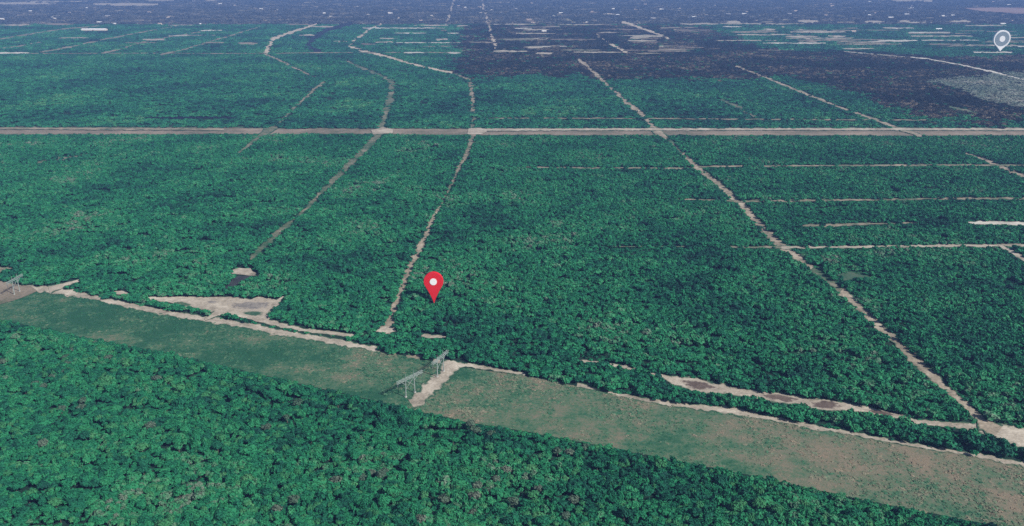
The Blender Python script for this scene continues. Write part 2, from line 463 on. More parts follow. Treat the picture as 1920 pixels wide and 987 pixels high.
poly_sheet('grass_patch', [(318, 568), (345, 566), (362, 573), (350, 576)], M['clearing_grass'], 'thin dull green verge near the left tip of the clearing', 'grass', rag=1.0, soft=True)
strip('clearing_link', [(405, 588, 7), (392, 597, 5), (384, 600, 4)], M[SANDY], 'short path joining the triangular clearing to the track', 'path', widen=1.3)
poly_sheet('sand_clearing', [(427, 512), (446, 503), (470, 504), (474, 511), (490, 518), (468, 518), (446, 516)], M[SANDY], 'small bright sand patch beside the dark pond', 'clearing', rag=1.3)
poly_sheet('dark_pond', [(447, 517), (471, 518), (455, 529), (442, 537), (418, 547), (425, 535)], M['pond'], 'small dark purplish pond below the bright sand patch', 'pond', rag=1.2)
poly_sheet('sand_clearing', [(480, 533), (486, 536), (484, 541), (479, 539)], M[SANDY], 'tiny bare spot right of the dark pond', 'clearing', rag=0.4)
poly_sheet('sand_clearing', [(484, 543), (493, 545), (491, 550), (485, 548)], M[SANDY], 'tiny bare spot above the triangular clearing', 'clearing', rag=0.4)
poly_sheet('sand_clearing', [(213, 548), (228, 546), (242, 550), (235, 554), (220, 553)], M[SANDY], 'small bare patch left of the triangular clearing', 'clearing', rag=0.6)
poly_sheet('bare_pad', [(-40, 520), (0, 527), (25, 533), (55, 537), (70, 546), (52, 555), (25, 565), (0, 572), (-60, 580)], M['verge'], 'grey brown bare pad round the far left pylon', 'bare ground', rag=1.2)
strip('side_path', [(92, 544, 11), (112, 538, 7), (130, 532, 6), (150, 526, 4)], M[SANDY], 'short sandy spur off the left road junction', 'path', widen=1.3)
strip('side_path', [(-20, 504, 9), (4, 507, 8), (22, 503, 3)], M['sand_green'], 'small bare patch at the left edge above the pad', 'path', widen=1.3)
poly_sheet('meadow', [(1520, 502), (1560, 503), (1640, 520), (1610, 524), (1570, 534), (1545, 524)], M['scrub_meadow'], 'small grey green meadow beside the right-hand track', 'meadow', rag=1.0, clear=0.42, soft=True)

# north-south tracks
TB = 'sand'
strip('sand_track', [(720, 621, 24), (733, 603, 15), (740, 580, 12), (752, 545, 13), (768, 505, 13), (785, 470, 11), (800, 440, 10), (812, 412, 9), (824, 390, 7)], M['track_sand'],
      'straight sandy track running up from the corridor left of red marker', 'track', rag=0.25)
poly_sheet('sand_clearing', [(703, 622), (720, 612), (738, 614), (744, 622), (725, 627)], M['sand'], 'flared sandy mouth of the central track', 'clearing', rag=0.8)
strip('overgrown_track', [(824, 390, 5), (838, 365, 5), (852, 335, 6), (864, 310, 8)], M['sand_green'], 'overgrown middle stretch of the central track', 'track', widen=1.0, clear=0.93, rag=0.5)
strip('sand_track', [(864, 310, 8), (874, 292, 11), (882, 270, 10), (889, 248, 13), (887, 220, 8), (886, 190, 9), (882, 153, 10)], M['sand_green'], 'central track where it crosses the wide road', 'track', rag=0.3)
strip('overgrown_track', [(470, 488, 9), (492, 466, 11), (515, 443, 15), (545, 420, 12)], M['faint'], 'faint grassy near end of the left track', 'track', clear=0.97, rag=0.4)
strip('overgrown_track', [(545, 420, 8), (575, 392, 7), (606, 358, 9)], M['faint'], 'faint green middle stretch of the left track', 'track', clear=0.85, rag=0.5)
strip('sand_track', [(606, 358, 10), (645, 320, 13), (680, 285, 13), (712, 252, 15), (722, 220, 14), (732, 185, 15), (735, 155, 11), (715, 142, 6), (690, 132, 5), (668, 124, 5), (648, 112, 6)], M['faint'],
      'bending left track that crosses the wide road', 'track', rag=0.3, clear=0.85)
strip('overgrown_track', [(445, 290, 5), (480, 262, 8), (500, 248, 10), (518, 236, 8)], M['faint'], 'short far left track piece across the wide road', 'track', clear=0.9, rag=0.3)
strip('overgrown_track', [(518, 236, 4), (540, 215, 4), (563, 192, 5)], M['faint'], 'hardly visible green stretch of the far left track', 'track', clear=0.8, rag=0.4)
strip('sand_track', [(563, 192, 5), (590, 168, 7), (608, 153, 7)], M['sand_green'], 'short pinkish track piece above the wide road at left', 'track', clear=0.8)
strip('sand_track', [(592, 146, 3), (575, 138, 4), (550, 127, 4), (520, 111, 4), (497, 102, 5)], M['sand_green'], 'thin winding path below the far pale road', 'track', clear=0.9)
strip('sand_road', [(497, 103, 11), (504, 88, 12), (511, 74, 11), (530, 66, 7), (560, 57, 6), (594, 45, 5)], M['bright_sand'], 'pale far road with a kink, upper left', 'road', rag=0.15)
strip('sand_road', [(848, 137, 4), (800, 127, 4), (760, 117, 4), (720, 105, 5), (680, 96, 6), (655, 87, 8), (665, 75, 7), (690, 58, 6), (716, 45, 5)], M['bright_sand'], 'pale far road with a sharp bend, upper middle', 'road', rag=0.15)
strip('sand_track', [(884, 150, 4), (872, 147, 4), (850, 138, 4)], M['sand_green'], 'short link from the bent far road to central track', 'track')
strip('sand_road', [(835, 48, 6), (840, 35, 6), (846, 18, 6), (854, -8, 6)], M['bright_sand'], 'far straight road at the top edge, left of two', 'road', rag=0.12)
strip('sand_road', [(902, -10, 6), (907, 15, 6), (913, 38, 7), (922, 66, 8), (932, 99, 9)], M['bright_sand'], 'far straight road at the top edge through dark scrub', 'road', rag=0.12)
strip('creek', [(602, 98, 6), (588, 92, 9), (578, 85, 11), (582, 76, 11), (600, 65, 9), (612, 57, 7), (640, 50, 6), (664, 43, 5)], M['water'], 'dark winding creek among the far green scrub', 'creek', rag=0.15, clear=1.0, widen=1.2)
strip('sand_track', [(1868, 816, 26), (1850, 802, 22), (1830, 780, 14), (1800, 752, 12), (1760, 718, 14), (1720, 682, 18), (1705, 664, 16), (1680, 642, 12), (1640, 604, 12), (1600, 568, 13), (1577, 547, 17)], M['track_sand'],
      'sandy track climbing left from the right road junction', 'track', rag=0.28, clear=0.97, widen=0.9)
strip('overgrown_track', [(1577, 547, 9), (1540, 518, 8), (1522, 505, 9)], M['faint'], 'grassed over gap in the long diagonal track', 'track', clear=0.95, widen=1.0)
strip('sand_track', [(1522, 505, 9), (1505, 490, 12), (1465, 463, 14), (1430, 428, 12), (1390, 385, 12), (1350, 348, 10), (1310, 318, 10), (1280, 289, 8)], M['track_sand'],
      'long diagonal sandy track below the wide road', 'track', rag=0.22)
strip('overgrown_track', [(1280, 289, 5), (1262, 270, 5), (1245, 256, 8)], M['faint'], 'overgrown piece of diagonal track under the wide road', 'track', clear=0.85)
strip('sand_track', [(1250, 260, 6), (1230, 245, 12), (1205, 216, 8), (1165, 184, 9), (1150, 170, 5), (1130, 152, 8), (1108, 132, 8), (1084, 110, 7)], M['track_sand'], 'diagonal track above the wide road into dark scrub', 'track')
strip('sand_road', [(1178, 101, 5), (1150, 86, 6), (1118, 65, 5)], M['bright_sand'], 'short far diagonal road in the dark scrub, left of two', 'road', rag=0.12)
strip('sand_road', [(1255, 73, 5), (1215, 58, 6), (1166, 41, 6)], M['bright_sand'], 'short far diagonal road in the dark scrub, right of two', 'road', rag=0.12)
strip('sand_road', [(1080, 45, 3), (1058, 34, 4), (1045, 22, 3)], M['sand_green'], 'faint far road fragment in the bluish land', 'road')
strip('sand_road', [(969, 19, 3), (962, 10, 3), (953, -4, 3)], M['white_sand'], 'tiny bright road fragment at the top edge', 'road')
strip('sand_track', [(1990, 358, 6), (1920, 332, 7), (1880, 315, 7), (1845, 300, 5), (1810, 288, 3)], M['track_sand'], 'sandy track leaving at the right edge under the wide road', 'track')
strip('sand_track', [(1728, 257, 4), (1690, 243, 5), (1640, 225, 5), (1590, 207, 4), (1545, 190, 4), (1480, 164, 4), (1440, 148, 4), (1378, 124, 5)], M['track_sand'], 'right diagonal track above the wide road', 'track')
strip('overgrown_track', [(1416, 221, 6), (1385, 202, 6), (1348, 186, 4)], M['faint'], 'short brownish track piece above the wide road', 'track', clear=0.8)
strip('overgrown_track', [(70, 306, 4), (110, 299, 7), (150, 296, 7), (175, 289, 4)], M['faint'], 'short faint track at far left under the wide road', 'track', clear=0.6)
strip('sand_road', [(2000, 168, 3.5), (1920, 150, 3), (1860, 135, 3), (1800, 122, 2.6), (1740, 111, 2), (1660, 104, 1.2), (1580, 97, 1)], M['white_sand'], 'thin bright road above the pale marsh at right', 'road', rag=0.25)
strip('overgrown_track', [(1780, 200, 4), (1835, 214, 4)], M['faint'], 'short pinkish path in the dark scrub at right', 'track')

# the wide east-west road: brown verge with a paler road on it
strip('wide_road_verge', [(-300, 245, 14), (200, 246, 14), (420, 246, 12), (700, 247, 10), (900, 248, 12), (1300, 248, 13), (1700, 248, 14), (2200, 248, 14)], M['verge'], 'broad brown verge of the wide road across the view', 'verge', rag=0.06, z=0.08, widen=1.0, step=14, clear=1.0)
strip('wide_road', [(880, 244.5, 4), (1100, 243.5, 4), (1500, 243.0, 4), (2200, 243.5, 4.5)], M['sand'], 'pale sand road along the top of the brown verge', 'road', rag=0.12, clear=0)
strip('wide_road', [(-300, 241, 3), (100, 242, 3.5), (420, 243.5, 4)], M['sand_green'], 'pale grassy road along the left end of the verge', 'road', rag=0.2, clear=0)
poly_sheet('sand_clearing', [(700, 253), (696, 245), (716, 240), (738, 243), (735, 251)], M['sand'], 'sandy crossing where the left track meets the wide road', 'clearing', rag=0.8)
poly_sheet('sand_clearing', [(875, 253), (880, 242), (900, 240), (915, 246), (905, 253)], M['sand'], 'sandy crossing where the central track meets the wide road', 'clearing', rag=0.8)

# thin east-west tracks
EW = [((905, 222.5, 1.6), (1200, 223, 1.8), (1450, 225, 1.6), (1745, 226, 2), 'sand_green', 'thin pale track just above the wide road'),
      ((985, 315, 2.5), (1080, 316, 2.5), (1280, 317, 2.5), (1300, 316, 3), 'sand_green', 'thin track meeting the diagonal track from the left, upper'),
      ((1310, 314, 3), (1500, 312, 3), (1720, 311, 3), (1960, 311, 3), 'sand_green', 'thin track running right, first below the wide road'),
      ((1395, 379, 4), (1560, 377, 4), (1750, 374, 4), (2000, 373, 4), 'sand_green', 'thin track running right, second below the wide road'),
      ((1240, 375, 2), (1300, 376, 2), (1350, 377, 2), (1390, 379, 3), 'sand_green', 'faint thin track meeting the diagonal track from left, lower'),
      ((1040, 464, 1.4), (1200, 464, 1.4), (1340, 464, 1.8), (1465, 466, 4), 'faint', 'lowest thin track left of the diagonal track'),
      ((1465, 466, 4), (1640, 464, 4), (1750, 463, 5), (1990, 461, 5), 'sand', 'lowest thin track, pale, right of the diagonal track'),
      ((1505, 424, 4), (1560, 424, 5), (1640, 421, 4), (1725, 419, 2), 'sand_green', 'broken pale streak in the right-hand woodland'),
      ((1815, 418, 3), (1840, 419, 7), (1890, 420, 8), (1990, 423, 7), 'white_sand', 'bright white sand strip at the right edge'),
      ((265, 221, 2), (320, 222, 3), (390, 221, 3), (440, 222, 2), 'dark', 'thin dark ditch above the wide road at left'),
      ((-100, 100, 3), (0, 100, 3), (40, 100, 3), (55, 100.5, 2), 'white_sand', 'bright white strip at the far left'),
      ((55, 101, 1.2), (300, 100.5, 1.2), (400, 101, 1.4), (500, 101, 1.2), 'sand_green', 'thin pale boundary track across the far left scrub'),
      ((515, 101, 1.2), (570, 100, 1.4), (700, 99, 1.2), (860, 99.5, 1.4), 'sand_green', 'thin pale boundary track across the far middle scrub'),
      ((676, 53.5, 2.2), (730, 53.5, 2.2), (790, 53.5, 2.2), (838, 53.5, 2.2), 'white_sand', 'straight bright white road at the far edge of green scrub'),
      ((1825, 99, 2), (1850, 99, 2), (1880, 99, 2.5), (1898, 99, 2), 'white_sand', 'thin white line under the grey marker')]
for a, b, c, d, m, lab in EW:
    strip('thin_track' if m != 'dark' else 'ditch', [a, b, c, d], M['water'] if m == 'dark' else M[m], lab, 'track' if m != 'dark' else 'ditch', rag=0.4, step=9, clear=0.8 if m in ('sand_green', 'faint') else 0.93)
strip('side_path', [(1872, 461, 4), (1890, 470, 7), (1920, 488, 8), (1990, 525, 9)], M[SANDY], 'sandy path leaving the lowest thin track at right edge', 'path')

# far oblique lanes in the upper left scrub
for pts, lab in (([(-40, 82, 3), (0, 74, 3), (60, 64, 3), (120, 55, 2.5), (190, 49, 2)], 'far oblique lane, outermost at upper left'),
                 ([(-20, 95, 2.5), (30, 88, 2.5), (80, 79, 2)], 'short far oblique lane near the left edge'),
                 ([(75, 99, 2.5), (120, 91, 3), (200, 74, 3), (260, 62, 2.5), (335, 49, 2)], 'far oblique lane, second from upper left'),
                 ([(190, 101, 3), (230, 92, 3), (270, 79, 3), (330, 68, 2.5), (400, 56, 2)], 'far oblique lane, third from upper left'),
                 ([(300, 104, 3), (350, 92, 3), (395, 79, 3), (450, 62, 3), (492, 49, 2)], 'far oblique lane, fourth from upper left')):
    strip('far_lane', pts, M['sand_green'], lab, 'lane', clear=0.9)

CLEAR.append((GA([(150, 60), (205, 60), (205, 53), (150, 53)]), 1.0, 0.0))
# far sandy streaks (house lots and cleared strips), each its own patch of ground
STREAKS = [(45, 7, 130, 6, 'sand'), (235, 9, 125, 7, 'sand'), (110, 3, 110, 3, 'sand'), (30, 48, 70, 3, 'sand'), (110, 46, 60, 5, 'verge'), (300, 2, 60, 3, 'sand'), (395, 2, 24, 3, 'sand'),
           (340, 48, 60, 2, 'sand'), (140, 72, 60, 2.5, 'sand'), (290, 75, 50, 4, 'sand'), (265, 81, 60, 2.5, 'sand_green'), (360, 67, 90, 2, 'sand'), (330, 68, 40, 2, 'white_sand'), (400, 58, 50, 2, 'white_sand'),
           (465, 82, 40, 5, 'sand_green'), (405, 81, 30, 4, 'sand_green'), (575, 67, 30, 3, 'sand'), (605, 51, 40, 3, 'sand'), (560, 47, 50, 2, 'verge'),
           (638, 79, 26, 4, 'sand'), (690, 84, 30, 4, 'mud'), (720, 80, 36, 3, 'sand'), (795, 81, 150, 1.8, 'white_sand'), (730, 73, 40, 3, 'sand'), (830, 75, 30, 4, 'sand'), (770, 63, 60, 2, 'white_sand'),
           (850, 63, 30, 2, 'white_sand'), (775, 100, 40, 3, 'white_sand'), (852, 100, 26, 3.5, 'white_sand'), (820, 88, 80, 2, 'sand_green'), (810, 48.5, 70, 3, 'sand'), (868, 49.5, 26, 3, 'sand'),
           (960, 46.5, 90, 2, 'sand'), (975, 54, 50, 2, 'white_sand'), (1100, 47, 120, 1.8, 'sand'), (1035, 51, 40, 3, 'sand'), (995, 40, 18, 5, 'mud'), (1140, 27, 26, 3, 'sand'), (1115, 24, 22, 3, 'mud'),
           (1012, 73, 44, 3, 'sand'), (960, 76, 40, 3, 'mud'), (1028, 88, 70, 2, 'white_sand'), (1000, 90, 36, 4, 'sand'), (1020, 101, 36, 4, 'sand'), (1120, 99, 90, 2.5, 'sand'), (945, 97, 40, 3, 'verge'),
           (1165, 56, 80, 2.5, 'mud'), (1205, 68, 70, 3, 'sand'), (1210, 80, 60, 4, 'mud'), (1250, 88, 30, 3, 'sand'), (1290, 60, 60, 2, 'mud'), (1140, 62, 40, 2, 'sand'), (1270, 97, 50, 2, 'verge'),
           (1310, 46, 70, 3, 'sand'), (1375, 42, 28, 5, 'sand'), (1420, 45.5, 180, 2, 'sand'), (1440, 42, 24, 3, 'verge'), (1515, 41, 40, 6, 'sand'), (1585, 43, 40, 3, 'verge'), (1640, 42, 44, 6, 'sand'), (1695, 41, 24, 5, 'sand'),
           (1720, 43, 60, 3, 'sand'), (1800, 41, 40, 6, 'sand'), (1850, 49, 80, 2.5, 'sand'), (1700, 2, 60, 4, 'sand'), (1740, 3, 20, 6, 'sand'), (1880, 60, 60, 3, 'mud')]
for _ in range(46):
    x = random.uniform(1345, 1915); y = random.uniform(51, 96)
    if x < 1300 + (y - 46) * 2.6: continue
    STREAKS.append((x, y, random.uniform(25, 130), random.uniform(1.4, 3.4), random.choice(['sand', 'sand', 'white_sand', 'sand_green', 'verge'])))
for _ in range(26):
    x = random.uniform(890, 1350); y = random.uniform(50, 102)
    STREAKS.append((x, y, random.uniform(20, 90), random.uniform(1.4, 3.0), random.choice(['sand', 'mud', 'sand_green', 'verge'])))
for _ in range(150):
    x = random.uniform(-60, 1980); y = random.uniform(-4, 44)
    STREAKS.append((x, y, random.uniform(4, 22), random.uniform(0.6, 1.3), random.choice(['sand', 'mud', 'verge', 'sand_green', 'verge'])))
hue = {'sand': 'tan', 'white_sand': 'whitish', 'sand_green': 'grassy', 'verge': 'brown', 'mud': 'pinkish brown', 'far_mud': 'pinkish brown'}
for x, y, l, h, m in STREAKS:
    region = 'bluish settled land' if y < 46 else ('dark scrub' if 870 < x < 1300 + (y - 46) * 2 else 'green scrub belt')
    if m == 'mud': m = 'far_mud'
    strip('far_clearing', [(x - l / 2, y, h * 0.5), (x - l / 4, y, h), (x + l / 5, y + random.uniform(-.5, .5), h), (x + l / 2, y, h * 0.4)], M[m],
          f'narrow {hue[m]} cleared streak in the far {region}', 'clearing', rag=0.45, step=8)
poly_sheet('ploughed_field', [(1800, 17), (1860, 15), (1990, 18), (1990, 29), (1900, 27), (1840, 22)], M['field'], 'reddish ploughed field near the top right corner', 'field', rag=1.0)

HOUSES = [(57, 22, 'white'), (162, 16, 'white'), (96, 34, 'white'), (103, 36, 'white'), (187, 43, 'white'), (214, 46, 'white'), (375, 46.5, 'white'), (300, 46, 'tan'), (4, 37, 'white'), (202, 31, 'grey'),
          (608, 26, 'white'), (732, 26, 'white'), (748, 35, 'tan'), (730, 25, 'tan'), (620, 32, 'grey'), (992, 38, 'tan'), (1000, 44, 'tan'), (1052, 25.5, 'white'), (1140, 27, 'white'), (1150, 17.5, 'white'), (1110, 23, 'tan'),
          (1240, 18.5, 'white'), (1275, 16.5, 'white'), (1320, 20, 'white'), (1158, 29, 'white'), (1100, 43, 'white'), (1302, 33, 'white'), (1670, 34, 'white'), (1700, 28, 'white'), (1768, 31, 'white'), (1786, 30, 'white'),
          (1640, 26, 'tan'), (1630, 4, 'white'), (1400, 23, 'tan'), (1480, 27, 'grey'), (1548, 30, 'tan'), (1880, 46, 'white'), (1760, 56, 'white'), (1600, 60, 'tan'), (1468, 52, 'tan'), (440, 11, 'tan'), (520, 20, 'grey'), (860, 12, 'tan'),
          (1210, 9, 'tan'), (1340, 11, 'grey'), (1560, 12, 'tan'), (280, 24, 'tan'), (130, 25, 'tan'), (670, 13, 'grey'), (1020, 60, 'white')]
for _ in range(34):
    hx = random.uniform(10, 1910); hy = random.uniform(3, 42)
    if all(abs(hx - q[0]) > 22 or abs(hy - q[1]) > 3 for q in HOUSES): HOUSES.append((hx, hy, random.choice(['white', 'tan', 'grey', 'tan'])))
HOUSES.sort()
for x, y, c in HOUSES:
    l = random.uniform(8, 18); e = (y + 64) ** 2 / 530000.0
    strip('house_yard', [(x - l * 0.5, y + e, 1.0), (x - l * .2, y + e, 0.8 + e * 14), (x + l * 0.2, y + e, 1.0 + e * 14), (x + l * 0.5, y + e, 0.8)], M[random.choice(['verge', 'sand', 'sand_green'])],
          'small bare yard in front of a far house', 'yard', rag=0.25, step=8, z=0.09)

# ------------------------------------------------------------------ where trees may stand
PTS = [(c[0], c[1], c[2], c[0].min(0), c[0].max(0)) for c in CLEAR]
def in_poly(poly, X, Y):
    inside = np.zeros(len(X), bool)
    k = len(poly); j = k - 1
    for i in range(k):
        xi, yi = poly[i]; xj, yj = poly[j]
        c = ((yi > Y) != (yj > Y))
        if c.any():
            inside ^= c & (X < (xj - xi) * (Y - yi) / (yj - yi + 1e-12) + xi)
        j = i
    return inside

def blocked(X, Y, h, edge=None):
    """True where a tree of height h would stand on, or hide, a cleared piece of ground"""
    out = np.zeros(len(X), bool)
    r = 0.65 * vnoise(X / 14, Y / 22, 77) + 0.35 * rng.random(len(X))
    for k in (0.0, 0.4, 0.75):
        s = H / (H - h * k)
        A = X * s; B = Y * s
        if edge is not None:
            A = A + rng.normal(0, 1, len(X)) * edge; B = B + rng.normal(0, 1, len(X)) * edge
        for poly, p, jit, lo, hi in PTS:
            c = np.nonzero((A > lo[0]) & (A < hi[0]) & (B > lo[1]) & (B < hi[1]))[0]
            if not len(c): continue
            q = in_poly(poly, A[c], B[c])
            if p < 1: q &= r[c] < p
            out[c[q]] = True
    return out

def grid(y0, y1, sp, margin=1.12):
    """jittered grid of ground points between two distances, inside the view and a margin"""
    ys = np.arange(y0, y1, sp * 0.92)
    res = []
    for k, yy in enumerate(ys):
        hw = (yy * CP + H * SP) * 960 / F * margin + 25
        xs = np.arange(-hw, hw, sp) + (k % 2) * sp * 0.5
        res.append(np.stack([xs, np.full(len(xs), yy)], 1))
    p = np.concatenate(res)
    return p + rng.uniform(-0.42, 0.42, p.shape) * sp

# ------------------------------------------------------------------ tree shapes
def leafy(rx, rz, n, size, seed, zc, core=0.8, lobes=7, flat=0.0, sub=2):
    """crown: a lumpy inner mass plus many leaf-clump faces spread through its outer volume"""
    r = random.Random(seed)
    V = []; Fc = []
    lob = []
    for k in range(lobes):
        a = k * 2.4 + r.uniform(-.5, .5); q = r.uniform(0.25, 0.62)
        lob.append((math.cos(a) * rx * q, math.sin(a) * rx * q, zc + rz * r.uniform(-0.25, 0.42), rx * r.uniform(0.38, 0.56)))
    lob.append((0, 0, zc + rz * 0.3, rx * 0.55))
    bm = bmesh.new()
    for (x, y, z, s) in lob:
        m = Matrix.Translation((x, y, z)) @ Matrix.Diagonal((s * core, s * core, s * core * rz / rx * 1.25, 1))
        ret = bmesh.ops.create_icosphere(bm, subdivisions=sub, radius=1.0, matrix=m)
        for v in ret['verts']:
            d = (v.co - Vector((x, y, z)))
            v.co += d * r.uniform(-0.28, 0.22)
    V = [tuple(v.co) for v in bm.verts]; bm.verts.index_update()
    Fc = [tuple(v.index for v in f.verts) for f in bm.faces]
    bm.free()
    for k in range(n):
        x, y, z, s = r.choice(lob)
        th = r.uniform(0, 2 * math.pi); cz = r.uniform(-0.35, 1.0); sz = math.sqrt(max(0, 1 - cz * cz))
        d = Vector((math.cos(th) * sz, math.sin(th) * sz, cz))
        rad = r.uniform(0.78, 1.16)
        c = Vector((x, y, z)) + Vector((d.x * s, d.y * s, d.z * s * rz / rx * 1.25)) * rad
        nn = (d + Vector((r.gauss(0, .4), r.gauss(0, .4), r.gauss(0.25, .4)))).normalized()
        t = nn.orthogonal().normalized()
        t.rotate(Matrix.Rotation(r.uniform(0, 6.28), 3, nn))
        b = nn.cross(t)
        ss = size * r.uniform(0.6, 1.25)
        i = len(V)
        V += [tuple(c + t * ss * 0.6), tuple(c + b * ss * 0.42 + nn * ss * .12), tuple(c - t * ss * 0.6 - nn * ss * .1), tuple(c - b * ss * 0.42)]
        Fc.append((i, i + 1, i + 2, i + 3))
    return V, Fc

def trunk_mesh(h, r0, seed):
    r = random.Random(seed)
    V = []; Fc = []
    def tube(p0, p1, a, b, k=6):
        p0 = Vector(p0); p1 = Vector(p1); d = (p1 - p0).normalized(); t = d.orthogonal().normalized(); u = d.cross(t)
        i = len(V)
        for p, rr in ((p0, a), (p1, b)):
            for q in range(k):
                an = 2 * math.pi * q / k
                V.append(tuple(p + t * math.cos(an) * rr + u * math.sin(an) * rr))
        for q in range(k):
            Fc.append((i + q, i + (q + 1) % k, i + k + (q + 1) % k, i + k + q))
    m = (r.uniform(-.2, .2), r.uniform(-.2, .2), h * 0.45)
    tube((0, 0, -0.3), m, r0, r0 * 0.75)
    tube(m, (m[0] * 2, m[1] * 2, h * 0.85), r0 * 0.75, r0 * 0.25)
    for k in range(5):
        a = k * 1.3 + r.uniform(-.3, .3)
        l = h * r.uniform(0.25, 0.38)
        z0 = h * r.uniform(0.36, 0.6)
        tube((m[0], m[1], z0), (m[0] + math.cos(a) * l, m[1] + math.sin(a) * l, z0 + l * 0.7), r0 * 0.42, r0 * 0.12, 5)
    return V, Fc

def proto_col(name, items):
    c = bpy.data.collections.new(name)
    for k, (V, Fc, mat) in enumerate(items):
        o = mesh_obj(f'{name}_shape_{chr(97 + k)}', V, Fc, mat, link=False)
        c.objects.link(o)
    return c

def scatter(name, col, pts, rot, scl, idx, label, cat, group=None):
    me = bpy.data.meshes.new(name)
    k = len(pts)
    me.vertices.add(k)
    me.vertices.foreach_set('co', np.ascontiguousarray(pts, np.float32).ravel())
    a = me.attributes.new('rot', 'FLOAT_VECTOR', 'POINT'); a.data.foreach_set('vector', np.ascontiguousarray(rot, np.float32).ravel())
    a = me.attributes.new('scl', 'FLOAT_VECTOR', 'POINT'); a.data.foreach_set('vector', np.ascontiguousarray(scl, np.float32).ravel())
    a = me.attributes.new('idx', 'INT', 'POINT'); a.data.foreach_set('value', np.ascontiguousarray(idx, np.int32))
    me.update()
    o = bpy.data.objects.new(name, me)
    COL.objects.link(o)
    tree = bpy.data.node_groups.new(name + '_nodes', 'GeometryNodeTree')
    tree.interface.new_socket('Geometry', in_out='INPUT', socket_type='NodeSocketGeometry')
    tree.interface.new_socket('Geometry', in_out='OUTPUT', socket_type='NodeSocketGeometry')
    n = tree.nodes; L = tree.links
    gi = n.new('NodeGroupInput'); go = n.new('NodeGroupOutput')
    ci = n.new('GeometryNodeCollectionInfo'); ci.inputs['Collection'].default_value = col
    ci.inputs['Separate Children'].default_value = True; ci.inputs['Reset Children'].default_value = True
    ip = n.new('GeometryNodeInstanceOnPoints'); ip.inputs['Pick Instance'].default_value = True
    def attr(nm, t):
        q = n.new('GeometryNodeInputNamedAttribute'); q.data_type = t; q.inputs['Name'].default_value = nm
        return q.outputs['Attribute']
    L.new(gi.outputs[0], ip.inputs['Points'])
    L.new(ci.outputs[0], ip.inputs['Instance'])
    L.new(attr('idx', 'INT'), ip.inputs['Instance Index'])
    L.new(attr('rot', 'FLOAT_VECTOR'), ip.inputs['Rotation'])
    L.new(attr('scl', 'FLOAT_VECTOR'), ip.inputs['Scale'])
    L.new(ip.outputs[0], go.inputs[0])
    md = o.modifiers.new('scatter', 'NODES'); md.node_group = tree
    tag(o, label, cat, group, 'stuff')
    return o

def rots(k, tilt=0.06):
    return np.stack([rng.normal(0, tilt, k), rng.normal(0, tilt, k), rng.uniform(0, 6.283, k)], 1)

# unit protos: crown radius 1 m horizontally is not used; real sizes, scaled a little
near_protos = proto_col('woodland_tree', [(*leafy(2.9, 2.2, 130, 1.35, 20 + k, 4.0, lobes=6, core=0.68), M['leaf_lime' if k == 6 else 'leaf']) for k in range(10)])
mid_protos = proto_col('scrub_tree', [(*leafy(3.2, 2.0, 70, 1.8, 40 + k, 2.9, lobes=5, sub=1, core=0.72), M['leaf']) for k in range(8)])
bush_protos = proto_col('low_bush', [(*leafy(1.7, 0.8, 40, 0.9, 50 + k, 0.55, lobes=4, sub=1), M['leaf']) for k in range(6)])
far_protos = proto_col('far_scrub', [(*leafy(6.2, 1.9, 60, 2.6, 60 + k, 1.6, lobes=7, sub=1), M['leaf_far']) for k in range(6)])
vfar_protos = proto_col('distant_scrub', [(*leafy(12.5, 2.2, 50, 5.0, 80 + k, 1.5, lobes=10, sub=1), M['leaf_far']) for k in range(6)])
dark_protos = proto_col('dark_scrub_bush', [(*leafy(6.2, 2.0, 60, 2.6, 100 + k, 1.6, lobes=7, sub=1), M['leaf_dark']) for k in range(6)])
vdark_protos = proto_col('distant_dark_bush', [(*leafy(12.5, 2.2, 50, 5.0, 120 + k, 1.5, lobes=10, sub=1), M['leaf_dark']) for k in range(6)])
blue_protos = proto_col('distant_wood', [(*leafy(14.0, 4.0, 50, 6.0, 140 + k, 2.6, lobes=10, sub=1), M['leaf_blue']) for k in range(6)])
pale_protos = proto_col('pale_marsh_bush', [(*leafy(6.2, 2.6, 60, 2.8, 160 + k, 1.8, lobes=7, sub=1), M['leaf_pale']) for k in range(6)])
tuft_protos = proto_col('grass_tuft', [(*leafy(0.9, 0.45, 16, 0.7, 180 + k, 0.25, lobes=3, sub=1), M['tuft']) for k in range(5)])

gDARK = GA(DARK); gPALE = GA(PALE)
FAR_Y = G(960, 47)[1]

# the red marker, its spot kept clear of trees
PIN = G(814, 568)
CLEAR_PIN = GA([(806, 570), (806, 552), (822, 552), (822, 570)])
PTS.append((CLEAR_PIN, 1.0, 0, CLEAR_PIN.min(0), CLEAR_PIN.max(0)))

NTH = ['first', 'second', 'third', 'fourth', 'fifth', 'sixth', 'seventh', 'eighth', 'ninth', 'tenth', 'eleventh', 'twelfth', 'thirteenth', 'fourteenth', 'fifteenth', 'sixteenth', 'seventeenth', 'eighteenth', 'nineteenth']
TENS = ['', '', 'twenty', 'thirty', 'forty', 'fifty', 'sixty', 'seventy', 'eighty', 'ninety']
TENTH = ['', '', 'twentieth', 'thirtieth', 'fortieth', 'fiftieth', 'sixtieth', 'seventieth', 'eightieth', 'ninetieth']
def nth(k):
    if k < 20: return NTH[k - 1]
    return TENTH[k // 10] if k % 10 == 0 else TENS[k // 10] + '-' + NTH[k % 10 - 1]
# ------------------------------------------------------------------ individual trees of the foreground wood
def south_of_corridor(X, Y):
    px, py = PIX(X, Y)
    sx = np.array([p[0] for p in SOUTH[::-1]]); sy = np.array([p[1] for p in SOUTH[::-1]])
    return py > np.interp(px, sx, sy)

